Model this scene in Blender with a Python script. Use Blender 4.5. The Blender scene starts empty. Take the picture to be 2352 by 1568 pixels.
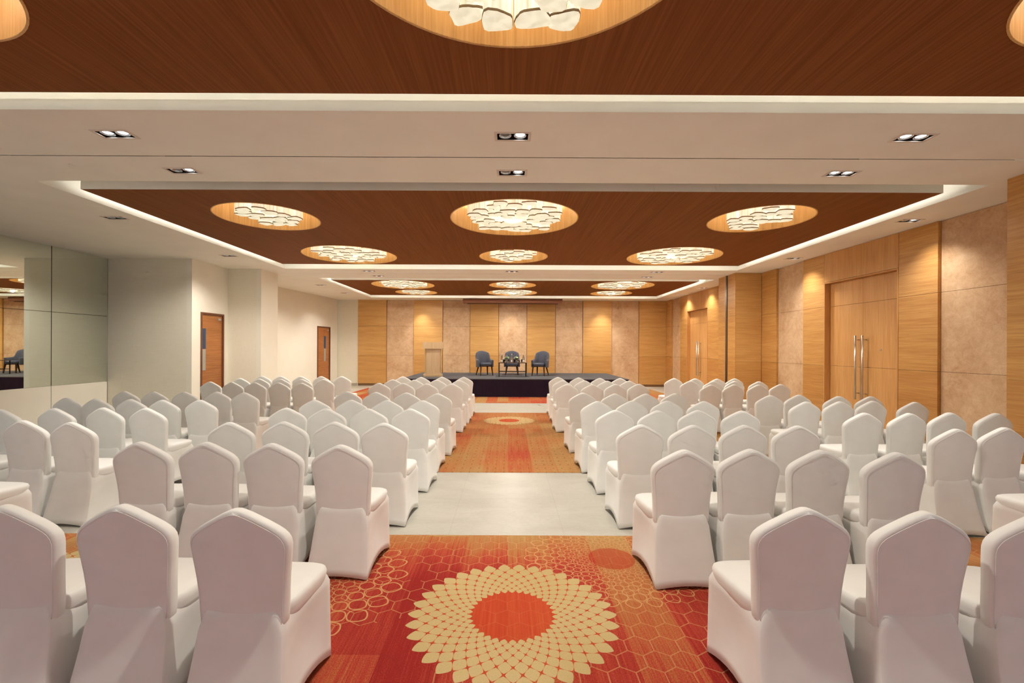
import bpy, math, random
from mathutils import Vector, Matrix, geometry
PI = math.pi
random.seed(7)
scene = bpy.context.scene
col = scene.collection

# ------------------------------------------------------------------ helpers
class MB:
    def __init__(s): s.v = []; s.f = []; s.mi = []; s.sm = []
    def quad(s, a, b, c, d, mi=0, smooth=False):
        n = len(s.v); s.v += [a, b, c, d]; s.f.append((n, n+1, n+2, n+3)); s.mi.append(mi); s.sm.append(smooth)
    def box(s, x0, x1, y0, y1, z0, z1, mi=0):
        n = len(s.v)
        s.v += [(x0,y0,z0),(x1,y0,z0),(x1,y1,z0),(x0,y1,z0),(x0,y0,z1),(x1,y0,z1),(x1,y1,z1),(x0,y1,z1)]
        for q in ((0,3,2,1),(4,5,6,7),(0,1,5,4),(1,2,6,5),(2,3,7,6),(3,0,4,7)):
            s.f.append(tuple(n+i for i in q)); s.mi.append(mi); s.sm.append(False)
    def loft(s, rings, cap0=True, cap1=True, closed=True, mi=0, smooth=True):
        n = len(s.v); k = len(rings[0])
        for r in rings: s.v += [tuple(p) for p in r]
        for j in range(len(rings)-1):
            for i in range(k if closed else k-1):
                i2 = (i+1) % k
                s.f.append((n+j*k+i, n+j*k+i2, n+(j+1)*k+i2, n+(j+1)*k+i)); s.mi.append(mi); s.sm.append(smooth)
        if cap0: s.f.append(tuple(n+i for i in reversed(range(k)))); s.mi.append(mi); s.sm.append(False)
        if cap1:
            b = n+(len(rings)-1)*k; s.f.append(tuple(b+i for i in range(k))); s.mi.append(mi); s.sm.append(False)
    def lathe(s, prof, c=(0,0,0), seg=20, mi=0, cap0=True, cap1=True):
        rings = [[(c[0]+r*math.cos(2*PI*i/seg), c[1]+r*math.sin(2*PI*i/seg), c[2]+z) for i in range(seg)] for r, z in prof]
        s.loft(rings, cap0, cap1, True, mi)
    def bar(s, p, q, r0, r1=None, seg=10, mi=0):
        r1 = r0 if r1 is None else r1
        p = Vector(p); q = Vector(q); d = (q-p).normalized()
        a = d.orthogonal().normalized() if abs(d.z) < .999 else Vector((1,0,0)); b = d.cross(a)
        R = []
        for c, r in ((p, r0), (q, r1)):
            R.append([tuple(c + a*r*math.cos(2*PI*i/seg) + b*r*math.sin(2*PI*i/seg)) for i in range(seg)])
        s.loft(R, mi=mi)
    def sqbar(s, p, q, w0, w1, mi=0):
        rings = []
        for c, w in ((p, w0), (q, w1)):
            rings.append([(c[0]-w,c[1]-w,c[2]),(c[0]+w,c[1]-w,c[2]),(c[0]+w,c[1]+w,c[2]),(c[0]-w,c[1]+w,c[2])])
        s.loft(rings, mi=mi, smooth=False)
    def tube(s, pts, r, seg=6, mi=0, closed=False):
        rings = []; n = len(pts)
        P = [Vector(p) for p in pts]
        for i, p in enumerate(P):
            a = P[(i-1) % n] if (closed or i > 0) else p
            b = P[(i+1) % n] if (closed or i < n-1) else p
            d = (b-a).normalized(); up = Vector((0,1,0)) if abs(d.y) < .9 else Vector((1,0,0))
            u = d.cross(up).normalized(); w = d.cross(u)
            rings.append([tuple(p+u*r*math.cos(2*PI*k/seg)+w*r*math.sin(2*PI*k/seg)) for k in range(seg)])
        if closed: rings.append(rings[0])
        s.loft(rings, not closed, not closed, True, mi)
    def build(s, name, mats, parent=None, bevel=0, recalc=True):
        me = bpy.data.meshes.new(name); me.from_pydata(s.v, [], s.f)
        if not isinstance(mats, (list, tuple)): mats = [mats]
        for m in mats: me.materials.append(m)
        for p, mi, sm in zip(me.polygons, s.mi, s.sm): p.material_index = mi; p.use_smooth = sm
        if recalc:
            import bmesh
            b = bmesh.new(); b.from_mesh(me); bmesh.ops.recalc_face_normals(b, faces=b.faces); b.to_mesh(me); b.free()
        me.update()
        o = bpy.data.objects.new(name, me); col.objects.link(o)
        if parent: o.parent = parent
        if bevel:
            mo = o.modifiers.new('bevel', 'BEVEL'); mo.width = bevel; mo.segments = 2; mo.limit_method = 'ANGLE'
        return o
def tag(o, label=None, cat=None, group=None, kind=None):
    if label: o['label'] = label
    if cat: o['category'] = cat
    if group: o['group'] = group
    if kind: o['kind'] = kind
    return o
def empty(name, loc=(0,0,0), rz=0):
    o = bpy.data.objects.new(name, None); col.objects.link(o); o.location = loc; o.rotation_euler = (0,0,rz); o.empty_display_size = .1
    return o
def kids(o): return [c for c in bpy.data.objects if c.parent == o]
def tree_of(o): return [(c, tree_of(c)) for c in kids(o)]
def copy_tree(o, tree, parent=None):
    c = o.copy(); col.objects.link(c)
    if parent: c.parent = parent
    for ch, sub in tree: copy_tree(ch, sub, c)
    return c
def lin(c): return tuple(((x/255)/12.92 if x/255 <= .04045 else ((x/255+.055)/1.055)**2.4) for x in c) + (1,)

# ------------------------------------------------------------------ materials
class NT:
    def __init__(s, name):
        s.m = bpy.data.materials.new(name); s.m.use_nodes = True; s.t = s.m.node_tree
        s.b = s.t.nodes['Principled BSDF']
    def n(s, ty, **kw):
        o = s.t.nodes.new(ty)
        for k, v in kw.items(): setattr(o, k, v)
        return o
    def put(s, sock, v):
        if isinstance(v, bpy.types.NodeSocket): s.t.links.new(v, sock)
        elif v is not None: sock.default_value = v
    def M(s, op, a, b=None, c=None, clamp=False):
        o = s.n('ShaderNodeMath', operation=op, use_clamp=clamp)
        s.put(o.inputs[0], a)
        if b is not None: s.put(o.inputs[1], b)
        if c is not None: s.put(o.inputs[2], c)
        return o.outputs[0]
    def coord(s):
        tc = s.n('ShaderNodeTexCoord'); sp = s.n('ShaderNodeSeparateXYZ'); s.t.links.new(tc.outputs['Object'], sp.inputs[0])
        s.co = tc.outputs['Object']
        return sp.outputs[0], sp.outputs[1], sp.outputs[2]
    def vec(s, x, y, z=0.0):
        o = s.n('ShaderNodeCombineXYZ'); s.put(o.inputs[0], x); s.put(o.inputs[1], y); s.put(o.inputs[2], z); return o.outputs[0]
    def scaled(s, v):
        o = s.n('ShaderNodeMapping'); s.t.links.new(s.co, o.inputs[0]); o.inputs['Scale'].default_value = v; return o.outputs[0]
    def noise(s, vec, sc=1, det=3, rough=.5, dist=0):
        o = s.n('ShaderNodeTexNoise'); s.put(o.inputs['Vector'], vec); o.inputs['Scale'].default_value = sc
        o.inputs['Detail'].default_value = det; o.inputs['Roughness'].default_value = rough; o.inputs['Distortion'].default_value = dist
        return o.outputs[0]
    def ramp(s, f, stops, interp='LINEAR'):
        o = s.n('ShaderNodeValToRGB'); s.put(o.inputs[0], f); cr = o.color_ramp; cr.interpolation = interp
        while len(cr.elements) < len(stops): cr.elements.new(.5)
        for e, (p, c) in zip(cr.elements, stops):
            e.position = p; e.color = c if len(c) == 4 else tuple(c)+(1,)
        return o.outputs[0]
    def mix(s, f, a, b, mode='MIX'):
        o = s.n('ShaderNodeMix', data_type='RGBA', blend_type=mode)
        s.put(o.inputs[0], f); s.put(o.inputs[6], a); s.put(o.inputs[7], b); return o.outputs[2]
    def bump(s, h, st=.2, d=.01):
        o = s.n('ShaderNodeBump'); s.put(o.inputs['Height'], h); o.inputs['Strength'].default_value = st; o.inputs['Distance'].default_value = d
        s.t.links.new(o.outputs[0], s.b.inputs['Normal'])
    def fin(s, colr=None, rough=.5, metal=0, spec=.5):
        if colr is not None: s.put(s.b.inputs['Base Color'], colr)
        s.put(s.b.inputs['Roughness'], rough); s.put(s.b.inputs['Metallic'], metal); s.b.inputs['Specular IOR Level'].default_value = spec
        return s.m

def plain(name, c, rough=.6, metal=0, spec=.4, var=.06, sc=6):
    t = NT(name); t.coord(); nz = t.noise(t.scaled((sc,)*3), 1, 3)
    a = tuple(x*(1-var) for x in c[:3])+(1,); b = tuple(min(1, x*(1+var)) for x in c[:3])+(1,)
    return t.fin(t.ramp(nz, [(.3, a), (.7, b)]), rough, metal, spec)
def emis(name, c, st):
    t = NT(name); t.b.inputs['Emission Color'].default_value = c; t.b.inputs['Emission Strength'].default_value = st
    return t.fin((.8,.8,.8,1), .5)
def wood(name, dark, light, axis, rough=.32, dens=90, long_=2.0, board=False, spec=.4, bands=.35):
    """axis: the direction the grain runs in"""
    t = NT(name); x, y, z = t.coord()
    sc = [dens]*3; sc['xyz'.index(axis)] = long_
    sc2 = [dens*.13]*3; sc2['xyz'.index(axis)] = long_*.25
    n1 = t.noise(t.scaled(sc), 1, 3, .6); n2 = t.noise(t.scaled(sc2), 1, 2, .5, .4)
    f = t.M('ADD', t.M('MULTIPLY', n1, 1-bands), t.M('MULTIPLY', n2, bands))
    c = t.ramp(f, [(.36, dark), (.5, tuple((a+b)/2 for a, b in zip(dark, light))), (.64, light)])
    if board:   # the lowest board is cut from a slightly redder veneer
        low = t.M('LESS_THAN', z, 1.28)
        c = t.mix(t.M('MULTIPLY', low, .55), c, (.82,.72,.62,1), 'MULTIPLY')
    t.bump(n1, .08, .002)
    return t.fin(c, rough, 0, spec)

M = {}
t = NT('chair_cloth'); t.coord(); nz = t.noise(t.scaled((900,900,900)), 1, 2); n2 = t.noise(t.scaled((6,6,9)), 1, 2)
t.bump(nz, .05, .001); t.b.inputs['Sheen Weight'].default_value = .25; t.b.inputs['Sheen Roughness'].default_value = .5
M['cloth'] = t.fin(t.ramp(n2, [(.3, (.79,.79,.76,1)), (.7, (.83,.83,.80,1))]), .75, 0, .25)
M['ceil'] = plain('ceiling_paint', (.88,.84,.75), .85, 0, .2, .02, 2)
M['lip'] = plain('cove_paint', (.80,.78,.71), .8, 0, .2, .02, 2)
t = NT('wall_fabric'); t.coord(); a = t.noise(t.scaled((260,260,6)), 1, 2); b = t.noise(t.scaled((5,5,260)), 1, 2)
f = t.M('MULTIPLY', t.M('ADD', a, b), .5)
t.bump(f, .1, .002)
M['wall'] = t.fin(t.ramp(f, [(.35, (.76,.70,.56,1)), (.65, (.84,.78,.64,1))]), .85, 0, .2)
M['wallw'] = plain('side_wall_lit_and_panel', (.82,.77,.66), .8, 0, .2, .02, 2)  # side walls' extra light put into a paler colour; also the mirror's lower panel
M['wood_h'] = wood('veneer_horizontal_grain', (.56,.29,.085,1), (.72,.42,.15,1), 'x', board=True, dens=70)
M['wood_y'] = wood('veneer_side_wall_grain', (.51,.235,.062,1), (.67,.37,.12,1), 'y', board=True, dens=70)
M['wood_v'] = wood('veneer_vertical_grain', (.56,.27,.082,1), (.70,.38,.14,1), 'z', dens=70)
M['wood_ceiling'] = wood('walnut_ceiling_veneer', (.195,.062,.015,1), (.265,.092,.026,1), 'y', .6, 60, .8, spec=.08, bands=.2)
M['wood_recess'] = wood('recess_veneer', (.62,.33,.10,1), (.80,.50,.19,1), 'z', .4, 60)
M['wood_door'] = wood('teak_door_veneer', (.33,.115,.03,1), (.48,.20,.06,1), 'y', .35, 45)
M['frame_dark'] = plain('dark_door_frame', (.16,.055,.022), .4)
M['wood_edge'] = plain('reveal_wood', (.25,.085,.03), .4)
M['lectern'] = wood('maple_veneer', (.53,.36,.19,1), (.63,.45,.27,1), 'z', .45, 40)
M['backing'] = plain('dark_joint', (.10,.045,.02), .8)
t = NT('stone_panel'); t.coord()
a = t.noise(t.scaled((1.6,1.6,1.6)), 1, 8, .68, .5); b = t.noise(t.scaled((9,9,9)), 1, 7, .75, .8); c_ = t.noise(t.scaled((70,70,70)), 1, 3, .6)
f = t.M('ADD', t.M('MULTIPLY', a, .45), t.M('ADD', t.M('MULTIPLY', b, .4), t.M('MULTIPLY', c_, .15)))
t.bump(f, .15, .01)
M['stone'] = t.fin(t.ramp(f, [(.33, (.42,.23,.11,1)), (.45, (.58,.36,.20,1)), (.55, (.68,.46,.275,1)), (.68, (.80,.60,.39,1))]), .5, 0, .3)
M['metal'] = plain('brushed_steel', (.62,.56,.50), .28, 1, .5, .04, 40)
M['silver'] = plain('silver_plate', (.50,.49,.46), .35, .6)
M['black'] = plain('black_metal', (.012,.011,.012), .45)
M['trimwhite'] = plain('fixture_trim', (.72,.62,.53), .6)
M['reflector'] = plain('lamp_reflector', (.55,.6,.66), .2, .8)
M['bulb'] = emis('lamp_face', (.93,.97,1,1), 14)
M['bulb_off'] = plain('lamp_face_unlit', (.25,.25,.27), .2)
M['led'] = emis('cove_light', (1,.98,.93,1), 12)
M['ring'] = emis('recess_light', (1,.92,.76,1), 6.5)
M['navy'] = plain('stage_skirt', (.022,.014,.030), .9, 0, .15, .1)
t = NT('stage_carpet'); t.coord(); nz = t.noise(t.scaled((160,160,160)), 1, 3)
t.bump(nz, .3, .004); M['stagetop'] = t.fin(t.ramp(nz, [(.3, (.075,.075,.08,1)), (.7, (.15,.15,.16,1))]), .95, 0, .1)
t = NT('armchair_velvet'); t.coord(); nz = t.noise(t.scaled((90,90,90)), 1, 3); t.b.inputs['Sheen Weight'].default_value = .25
M['velvet'] = t.fin(t.ramp(nz, [(.3, (.058,.060,.082,1)), (.7, (.095,.098,.125,1))]), .8, 0, .2)
M['leather'] = plain('seat_leather', (.06,.065,.095), .35)
M['button'] = plain('button_dark', (.02,.02,.035), .6)
M['darkwood'] = plain('dark_stained_wood', (.045,.016,.009), .35)
M['green'] = plain('leaf_green', (.16,.30,.07), .5, var=.3, sc=60)
M['lily'] = plain('lily_petal', (.80,.82,.62), .5, var=.06, sc=30)
M['label'] = plain('bottle_label', (.82,.80,.76), .6)
t = NT('clear_glass'); t.b.inputs['Transmission Weight'].default_value = 1; t.b.inputs['IOR'].default_value = 1.45; M['glass'] = t.fin((.9,.94,.93,1), .02)
t = NT('mirror_glass'); M['mirror'] = t.fin((.80,.84,.77,1), .01, 1)
t = NT('door_glass'); M['bluepane'] = t.fin((.025,.055,.12,1), .1, 0, .6)
M['base'] = plain('baseboard_grey', (.42,.37,.29), .5)
M['basew'] = plain('baseboard_brown', (.20,.10,.045), .5)
# lamp shades: cream fabric glowing from inside, with a brown wire seam at the lower rim
t = NT('shade_fabric'); x, y, z = t.coord()
st = t.noise(t.scaled((26,26,1.2)), 1, 2, .5)
gi = t.n('ShaderNodeObjectInfo').outputs['Random']
e = t.M('MULTIPLY', t.M('ADD', t.M('MULTIPLY', st, .95), -.02), t.M('ADD', t.M('MULTIPLY', gi, .35), .80))
t.put(t.b.inputs['Emission Strength'], e)
t.put(t.b.inputs['Emission Color'], t.ramp(st, [(.3, (.92,.82,.56,1)), (.65, (1,.96,.80,1))]))
M['shade'] = t.fin((.70,.69,.58,1), .7, 0, .2); M['shade'].cycles.emission_sampling = 'NONE'
t = NT('shade_base'); x, y, z = t.coord(); st = t.noise(t.scaled((14,14,14)), 1, 3, .5)
t.put(t.b.inputs['Emission Strength'], t.M('ADD', t.M('MULTIPLY', st, .50), .17)); t.b.inputs['Emission Color'].default_value = (1,.95,.70,1)
M['shade_under'] = t.fin((.68,.69,.56,1), .7, 0, .2); M['shade_under'].cycles.emission_sampling = 'NONE'
M['seam'] = plain('shade_wire', (.30,.19,.09), .6)

# pale polished floor with one metre slabs
t = NT('floor_marble'); x, y, z = t.coord()
a = t.noise(t.scaled((1.3,3,1)), 1, 8, .7, .6); b = t.noise(t.scaled((25,40,1)), 1, 4, .6)
f = t.M('ADD', t.M('MULTIPLY', a, .7), t.M('MULTIPLY', b, .3))
c = t.ramp(f, [(.3, (.45,.43,.37,1)), (.5, (.52,.50,.44,1)), (.7, (.58,.565,.50,1))])
def joint(v, off):
    fr = t.M('FRACT', t.M('ADD', v, off)); return t.M('LESS_THAN', t.M('ABSOLUTE', t.M('SUBTRACT', fr, .5)), .0018)
j = t.M('MAXIMUM', joint(x, .01), joint(y, .62))
M['floor'] = t.fin(t.mix(t.M('MULTIPLY', j, .45), c, (.35,.31,.25,1)), .36, 0, .12)

# carpets
def carpet(name, gold, medals, outl, hexes, dots):
    t = NT(name); x, y, z = t.coord()
    red1, red2 = (.30,.022,.018,1), (.44,.060,.034,1); g1, g2 = (.44,.150,.050,1), (.44,.27,.10,1)
    # bands that run along the room, each with its own length
    cell = t.n('ShaderNodeTexWhiteNoise', noise_dimensions='2D')
    wob = t.noise(t.vec(t.M('MULTIPLY', x, 3), t.M('MULTIPLY', y, .6)), 1, 1)
    cx = t.M('FLOOR', t.M('MULTIPLY', x, 3.0)); off = t.M('MULTIPLY', t.M('SINE', t.M('MULTIPLY', cx, 12.9)), 3)
    t.put(cell.inputs[0], t.vec(cx, t.M('FLOOR', t.M('ADD', t.M('MULTIPLY', y, .22), off))))
    big = t.noise(t.vec(t.M('MULTIPLY', x, 1.0), t.M('MULTIPLY', y, .8), 3.0), 1, 2)
    streak = t.noise(t.vec(t.M('MULTIPLY', x, 80), t.M('MULTIPLY', y, 1.6)), 1, 3, .7)
    speck = t.noise(t.vec(t.M('MULTIPLY', x, 170), t.M('MULTIPLY', y, 120)), 1, 2, .7)
    f = t.M('ADD', t.M('MULTIPLY', cell.outputs[0], .42), t.M('MULTIPLY', big, .50))
    f = t.M('ADD', f, t.M('ADD', t.M('MULTIPLY', streak, .62), t.M('MULTIPLY', speck, .70)))
    f = t.M('ADD', f, -.76 + gold)
    if hexes: f = t.M('ADD', f, t.M('MULTIPLY', t.M('ADD', y, -3.2, clamp=True), .50))
    c = t.ramp(f, [(.16, red1), (.40, red2), (.56, g1), (.85, g2)])
    line = (.60,.34,.14,1)
    if hexes:
        X = t.M('MULTIPLY', x, 7.0); Y = t.M('MULTIPLY', y, 7.0/1.7320508)
        def hexd(ox):
            hx = t.M('SUBTRACT', t.M('FRACT', t.M('ADD', X, ox)), .5); hy = t.M('MULTIPLY', t.M('SUBTRACT', t.M('FRACT', t.M('ADD', Y, ox)), .5), 1.7320508)
            ax = t.M('ABSOLUTE', hx); ay = t.M('ABSOLUTE', hy)
            return t.M('MAXIMUM', ax, t.M('ADD', t.M('MULTIPLY', ax, .5), t.M('MULTIPLY', ay, .8660254)))
        d = t.M('MINIMUM', hexd(0.0), hexd(.5))
        fade = t.M('GREATER_THAN', t.noise(t.vec(x, y, 9.0), 1.1, 1), .40)
        c = t.mix(t.M('MULTIPLY', t.M('MULTIPLY', t.M('GREATER_THAN', d, .478), fade), .5), c, line)
    def petals(cx_, cy_, r0, N, k, v0, v1, p=1.3):
        dx = t.M('SUBTRACT', x, cx_); dy = t.M('SUBTRACT', y, cy_)
        r = t.M('SQRT', t.M('ADD', t.M('MULTIPLY', dx, dx), t.M('MULTIPLY', dy, dy)))
        a = t.M('MULTIPLY', t.M('ARCTAN2', dx, dy), N/(2*PI)); v = t.M('MULTIPLY', t.M('LOGARITHM', t.M('MAXIMUM', t.M('DIVIDE', r, r0), .05), math.e), k*.5)
        out = []
        for o in (0.0, .5):
            va = t.M('ADD', v, o); fx = t.M('MULTIPLY', t.M('ABSOLUTE', t.M('SUBTRACT', t.M('FRACT', t.M('ADD', a, o)), .5)), 2)
            fy = t.M('MULTIPLY', t.M('ABSOLUTE', t.M('SUBTRACT', t.M('FRACT', va), .5)), 2)
            dd = t.M('POWER', t.M('ADD', t.M('POWER', fx, p), t.M('POWER', fy, p)), 1/p)
            cen = t.M('SUBTRACT', t.M('ADD', t.M('FLOOR', va), .5), o)
            ok = t.M('MULTIPLY', t.M('GREATER_THAN', cen, v0), t.M('LESS_THAN', cen, v1))
            out.append(t.M('ADD', dd, t.M('MULTIPLY', t.M('SUBTRACT', 1, ok), 9)))
        return t.M('MINIMUM', out[0], out[1]), r
    for (mx, my, r0, rmax, N, k) in outl:
        d, r = petals(mx, my, r0, N, k, -.1, math.log(rmax/r0)*k*.5, 1.6)
        ring = t.M('MULTIPLY', t.M('GREATER_THAN', d, .66), t.M('LESS_THAN', d, .77))
        c = t.mix(t.M('MULTIPLY', ring, .85), c, line)
        c = t.mix(t.M('MULTIPLY', t.M('LESS_THAN', r, r0*.92), .55), c, (.42,.03,.015,1))
    for (mx, my, r0, rmax, N, k) in medals:
        d, r = petals(mx, my, r0, N, k, -.1, math.log(rmax/r0)*k*.5)
        c = t.mix(t.M('MULTIPLY', t.M('LESS_THAN', r, rmax*.93), .8), c, t.mix(streak, (.46,.035,.015,1), (.60,.11,.03,1)))
        pc = t.ramp(t.M('ADD', t.M('MULTIPLY', speck, .5), t.M('MULTIPLY', big, .5)), [(.3, (.47,.34,.14,1)), (.7, (.62,.49,.25,1))])
        c = t.mix(t.M('LESS_THAN', d, .84), c, pc)
    if dots:
        dx = t.M('ABSOLUTE', t.M('SUBTRACT', t.M('FRACT', t.M('MULTIPLY', x, 9)), .5)); dy = t.M('ABSOLUTE', t.M('SUBTRACT', t.M('FRACT', t.M('MULTIPLY', y, 5)), .5))
        dd = t.M('MULTIPLY', t.M('LESS_THAN', dx, .09), t.M('LESS_THAN', dy, .09))
        c = t.mix(t.M('MULTIPLY', dd, .6), c, (.22,.05,.015,1))
        hl = t.M('LESS_THAN', t.M('ABSOLUTE', t.M('SUBTRACT', t.M('FRACT', t.M('MULTIPLY', y, 10)), .5)), .07)
        c = t.mix(t.M('MULTIPLY', hl, .25), c, (.30,.05,.015,1))
    t.bump(speck, .5, .004)
    return t.fin(c, .95, 0, .1)
M['carpet1'] = carpet('carpet_near', -.07, [(.03,2.76,.265,.615,34,9), (2.05,3.0,.265,.61,34,9), (-3.2,3.0,.265,.61,34,9)],
    [(.80,3.50,.19,.62,28,8.5), (-1.50,3.15,.19,.80,26,7.5)], True, False)
M['carpet2'] = carpet('carpet_middle', .31, [(.02,10.1,.24,.56,34,9), (-3.5,7.6,.24,.56,34,9), (3.5,7.4,.24,.56,34,9)], [], False, True)
M['carpet3'] = carpet('carpet_far', .2, [], [], False, True)

# ------------------------------------------------------------------ room shell
CZ = 3.60; WZ = 3.639
coffers = [((-5.70,5.78),(-2.2,3.82),(-5.53,5.60),(-1.8,3.63)),
           ((-5.70,5.78),(5.47,11.55),(-5.53,5.60),(5.87,11.12)),
           ((-5.50,5.92),(13.10,18.22),(-5.36,5.74),(13.72,17.70))]
fixtures = [(-3.69,4.26,1,1),(.03,4.27,0,1),(3.78,4.26,1,1),(-3.69,5.14,0,1),(.03,5.16,0,1),(3.75,5.14,1,1),
            (-6.09,7.04,0,0),(-6.12,9.95,0,0),(6.16,7.0,0,1),(6.22,9.95,0,1),
            (-3.65,11.86,1,1),(.08,11.83,1,1),(3.85,11.83,1,1),(-3.63,12.66,1,1),(3.84,12.66,1,1),
            (-6.02,14.6,0,1),(-6.0,16.7,0,1),(6.33,14.85,1,1),(6.33,16.7,1,1),(-3.62,18.64,1,1),(.12,18.64,1,1),(3.9,18.64,1,1)]
X0, X1, Y0, Y1 = -9.2, 6.9, -3.1, 19.3
holes = [(a[0],a[1],b[0],b[1]) for a, b, _, _ in coffers] + [(x-.15,x+.15,y-.07,y+.07) for x, y, _, _ in fixtures] + [(X0,X1,4.738,4.752),(X0,X1,12.236,12.246)]
xs = sorted({X0,X1} | {h[0] for h in holes} | {h[1] for h in holes}); ys = sorted({Y0,Y1} | {h[2] for h in holes} | {h[3] for h in holes})
mb = MB(); idx = {}
def vid(x, y):
    if (x, y) not in idx: idx[(x, y)] = len(mb.v); mb.v.append((x, y, CZ))
    return idx[(x, y)]
for j in range(len(ys)-1):
    for i in range(len(xs)-1):
        cx, cy = (xs[i]+xs[i+1])/2, (ys[j]+ys[j+1])/2
        if any(h[0] < cx < h[1] and h[2] < cy < h[3] for h in holes): continue
        mb.f.append((vid(xs[i],ys[j]), vid(xs[i],ys[j+1]), vid(xs[i+1],ys[j+1]), vid(xs[i+1],ys[j]))); mb.mi.append(0); mb.sm.append(False)
mb.box(X0, X1, Y0, Y1, 4.12, 4.2, 0)
for yy in (4.745, 12.241):                         # dark channels of the folding wall tracks
    mb.box(X0, X1, yy-.03, yy+.03, 3.66, 3.67, 1)
ceiling = tag(mb.build('ceiling', [M['ceil'], M['black']], recalc=False), kind='structure')
for (ax, ay, wx, wy) in coffers:
    m = MB()
    def ring4(x0, x1, y0, y1, z): return [(x0,y0,z),(x1,y0,z),(x1,y1,z),(x0,y1,z)]
    e = .14
    rr = [ring4(ax[0],ax[1],ay[0],ay[1],CZ), ring4(ax[0],ax[1],ay[0],ay[1],3.69), ring4(ax[0]-e,ax[1]+e,ay[0]-e,ay[1]+e,3.69), ring4(ax[0]-e,ax[1]+e,ay[0]-e,ay[1]+e,4.10)]
    m.loft(rr, False, True, smooth=False)
    m.build('cove', M['lip'], ceiling, recalc=False)
    # light tubes lying on the hidden side of the wooden raft
    s = MB(); g = .26 if ay[1] < 5 else .04
    zt = 3.765 if ay[1] < 5 else 3.79
    s.box(wx[0]+g, wx[1]-g, wy[1]-g-.03, wy[1]-g, zt, zt+.02); (s.box(wx[0]+g, wx[1]-g, wy[0]+g, wy[0]+g+.03, zt, zt+.02) if ay[0] != 5.47 else None)
    s.box(wx[0]+g, wx[0]+g+.03, wy[0]+g+.04, wy[1]-g-.04, zt, zt+.02); s.box(wx[1]-g-.03, wx[1]-g, wy[0]+g+.04, wy[1]-g-.04, zt, zt+.02)
    s.build('cove_light', M['led'], ceiling)

lamps = [(-3.50,2.28,.75),(.03,2.0,1.06),(3.62,2.30,.75),
         (-3.77,7.13,.76),(.08,7.17,1.0),(3.92,7.13,.76),(-3.50,10.05,1.0),(.10,10.1,.76),(3.63,10.05,1.0),
         (-3.42,14.75,1.0),(.12,14.72,.76),(3.68,14.75,1.0),(-3.40,16.75,.76),(.12,16.75,.92),(3.78,16.8,.76)]
SEG = 72
for (ax, ay, wx, wy) in coffers:
    m = MB(); mine = [l for l in lamps if wy[0] < l[1] < wy[1]]
    outer = [Vector((wx[0],wy[0],0)),Vector((wx[1],wy[0],0)),Vector((wx[1],wy[1],0)),Vector((wx[0],wy[1],0))]
    loops = [outer] + [[Vector((x+r*math.cos(-2*PI*k/SEG), y+r*math.sin(-2*PI*k/SEG), 0)) for k in range(SEG)] for x, y, r in mine]
    flat = [v for L in loops for v in L]
    m.v = [(v.x, v.y, WZ) for v in flat]
    for tri in geometry.tessellate_polygon(loops): m.f.append(tuple(tri)); m.mi.append(0); m.sm.append(False)
    n = len(m.v)
    for a, b in ((0,1),(1,2),(2,3),(3,0)):          # painted fascia round the raft
        p, q = m.v[a], m.v[b]
        m.quad((p[0],p[1],WZ),(q[0],q[1],WZ),(q[0],q[1],3.76),(p[0],p[1],3.76), 1)
    # top board of the raft with the same holes
    n = len(m.v); m.v += [(v.x, v.y, 3.76) for v in flat]
    for tri in geometry.tessellate_polygon(loops): m.f.append(tuple(n+i for i in tri)); m.mi.append(1); m.sm.append(False)
    m.build('wood_raft', [M['wood_ceiling'], M['ceil']], ceiling, recalc=False)
    for x, y, r in mine:
        m = MB()
        ring = lambda rr, z: [(x+rr*math.cos(2*PI*k/SEG), y+rr*math.sin(2*PI*k/SEG), z) for k in range(SEG)]
        m.loft([ring(r-.012, WZ), ring(r-.012, WZ-.006), ring(r+.002, WZ-.006), ring(r+.002, WZ)], False, False)
        m.loft([ring(r-.003, WZ-.004), ring(r-.003, 4.08)], False, False); m.loft([ring(r-.003, 4.08), ring(.01, 4.08)], False, True, mi=0)
        m.build('round_recess', M['wood_recess'], ceiling, recalc=False)

# floor
mb = MB(); mb.box(X0, X1+.4, Y0, Y1+.2, -.12, 0)
tag(mb.build('floor', M['floor']), kind='structure')
def rug(y0, y1, mat, label):
    m = MB(); m.box(-5.55, 5.58, y0, y1, -.004, .004)
    return tag(m.build('carpet', mat), label, 'carpet')
rug(-2.2, 3.92, M['carpet1'], 'orange-red carpet with big cream petal medallion under the nearest chairs')
rug(5.90, 11.30, M['carpet2'], 'striped orange and red carpet in the middle, small cream ring at its far end')
rug(13.26, 18.0, M['carpet3'], 'orange striped carpet the dark stage stands on')

def wall(name, x0, x1, y0, y1, mat, z0=-.05, z1=3.62):
    m = MB(); m.box(x0, x1, y0, y1, z0, z1); return tag(m.build(name, mat), kind='structure')
wall('wall_left', -9.2, -9.09, 4.0, 10.42, M['wallw'])
wall('wall_left', -9.07, -7.29, 10.30, 10.42, M['wall'])
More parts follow.
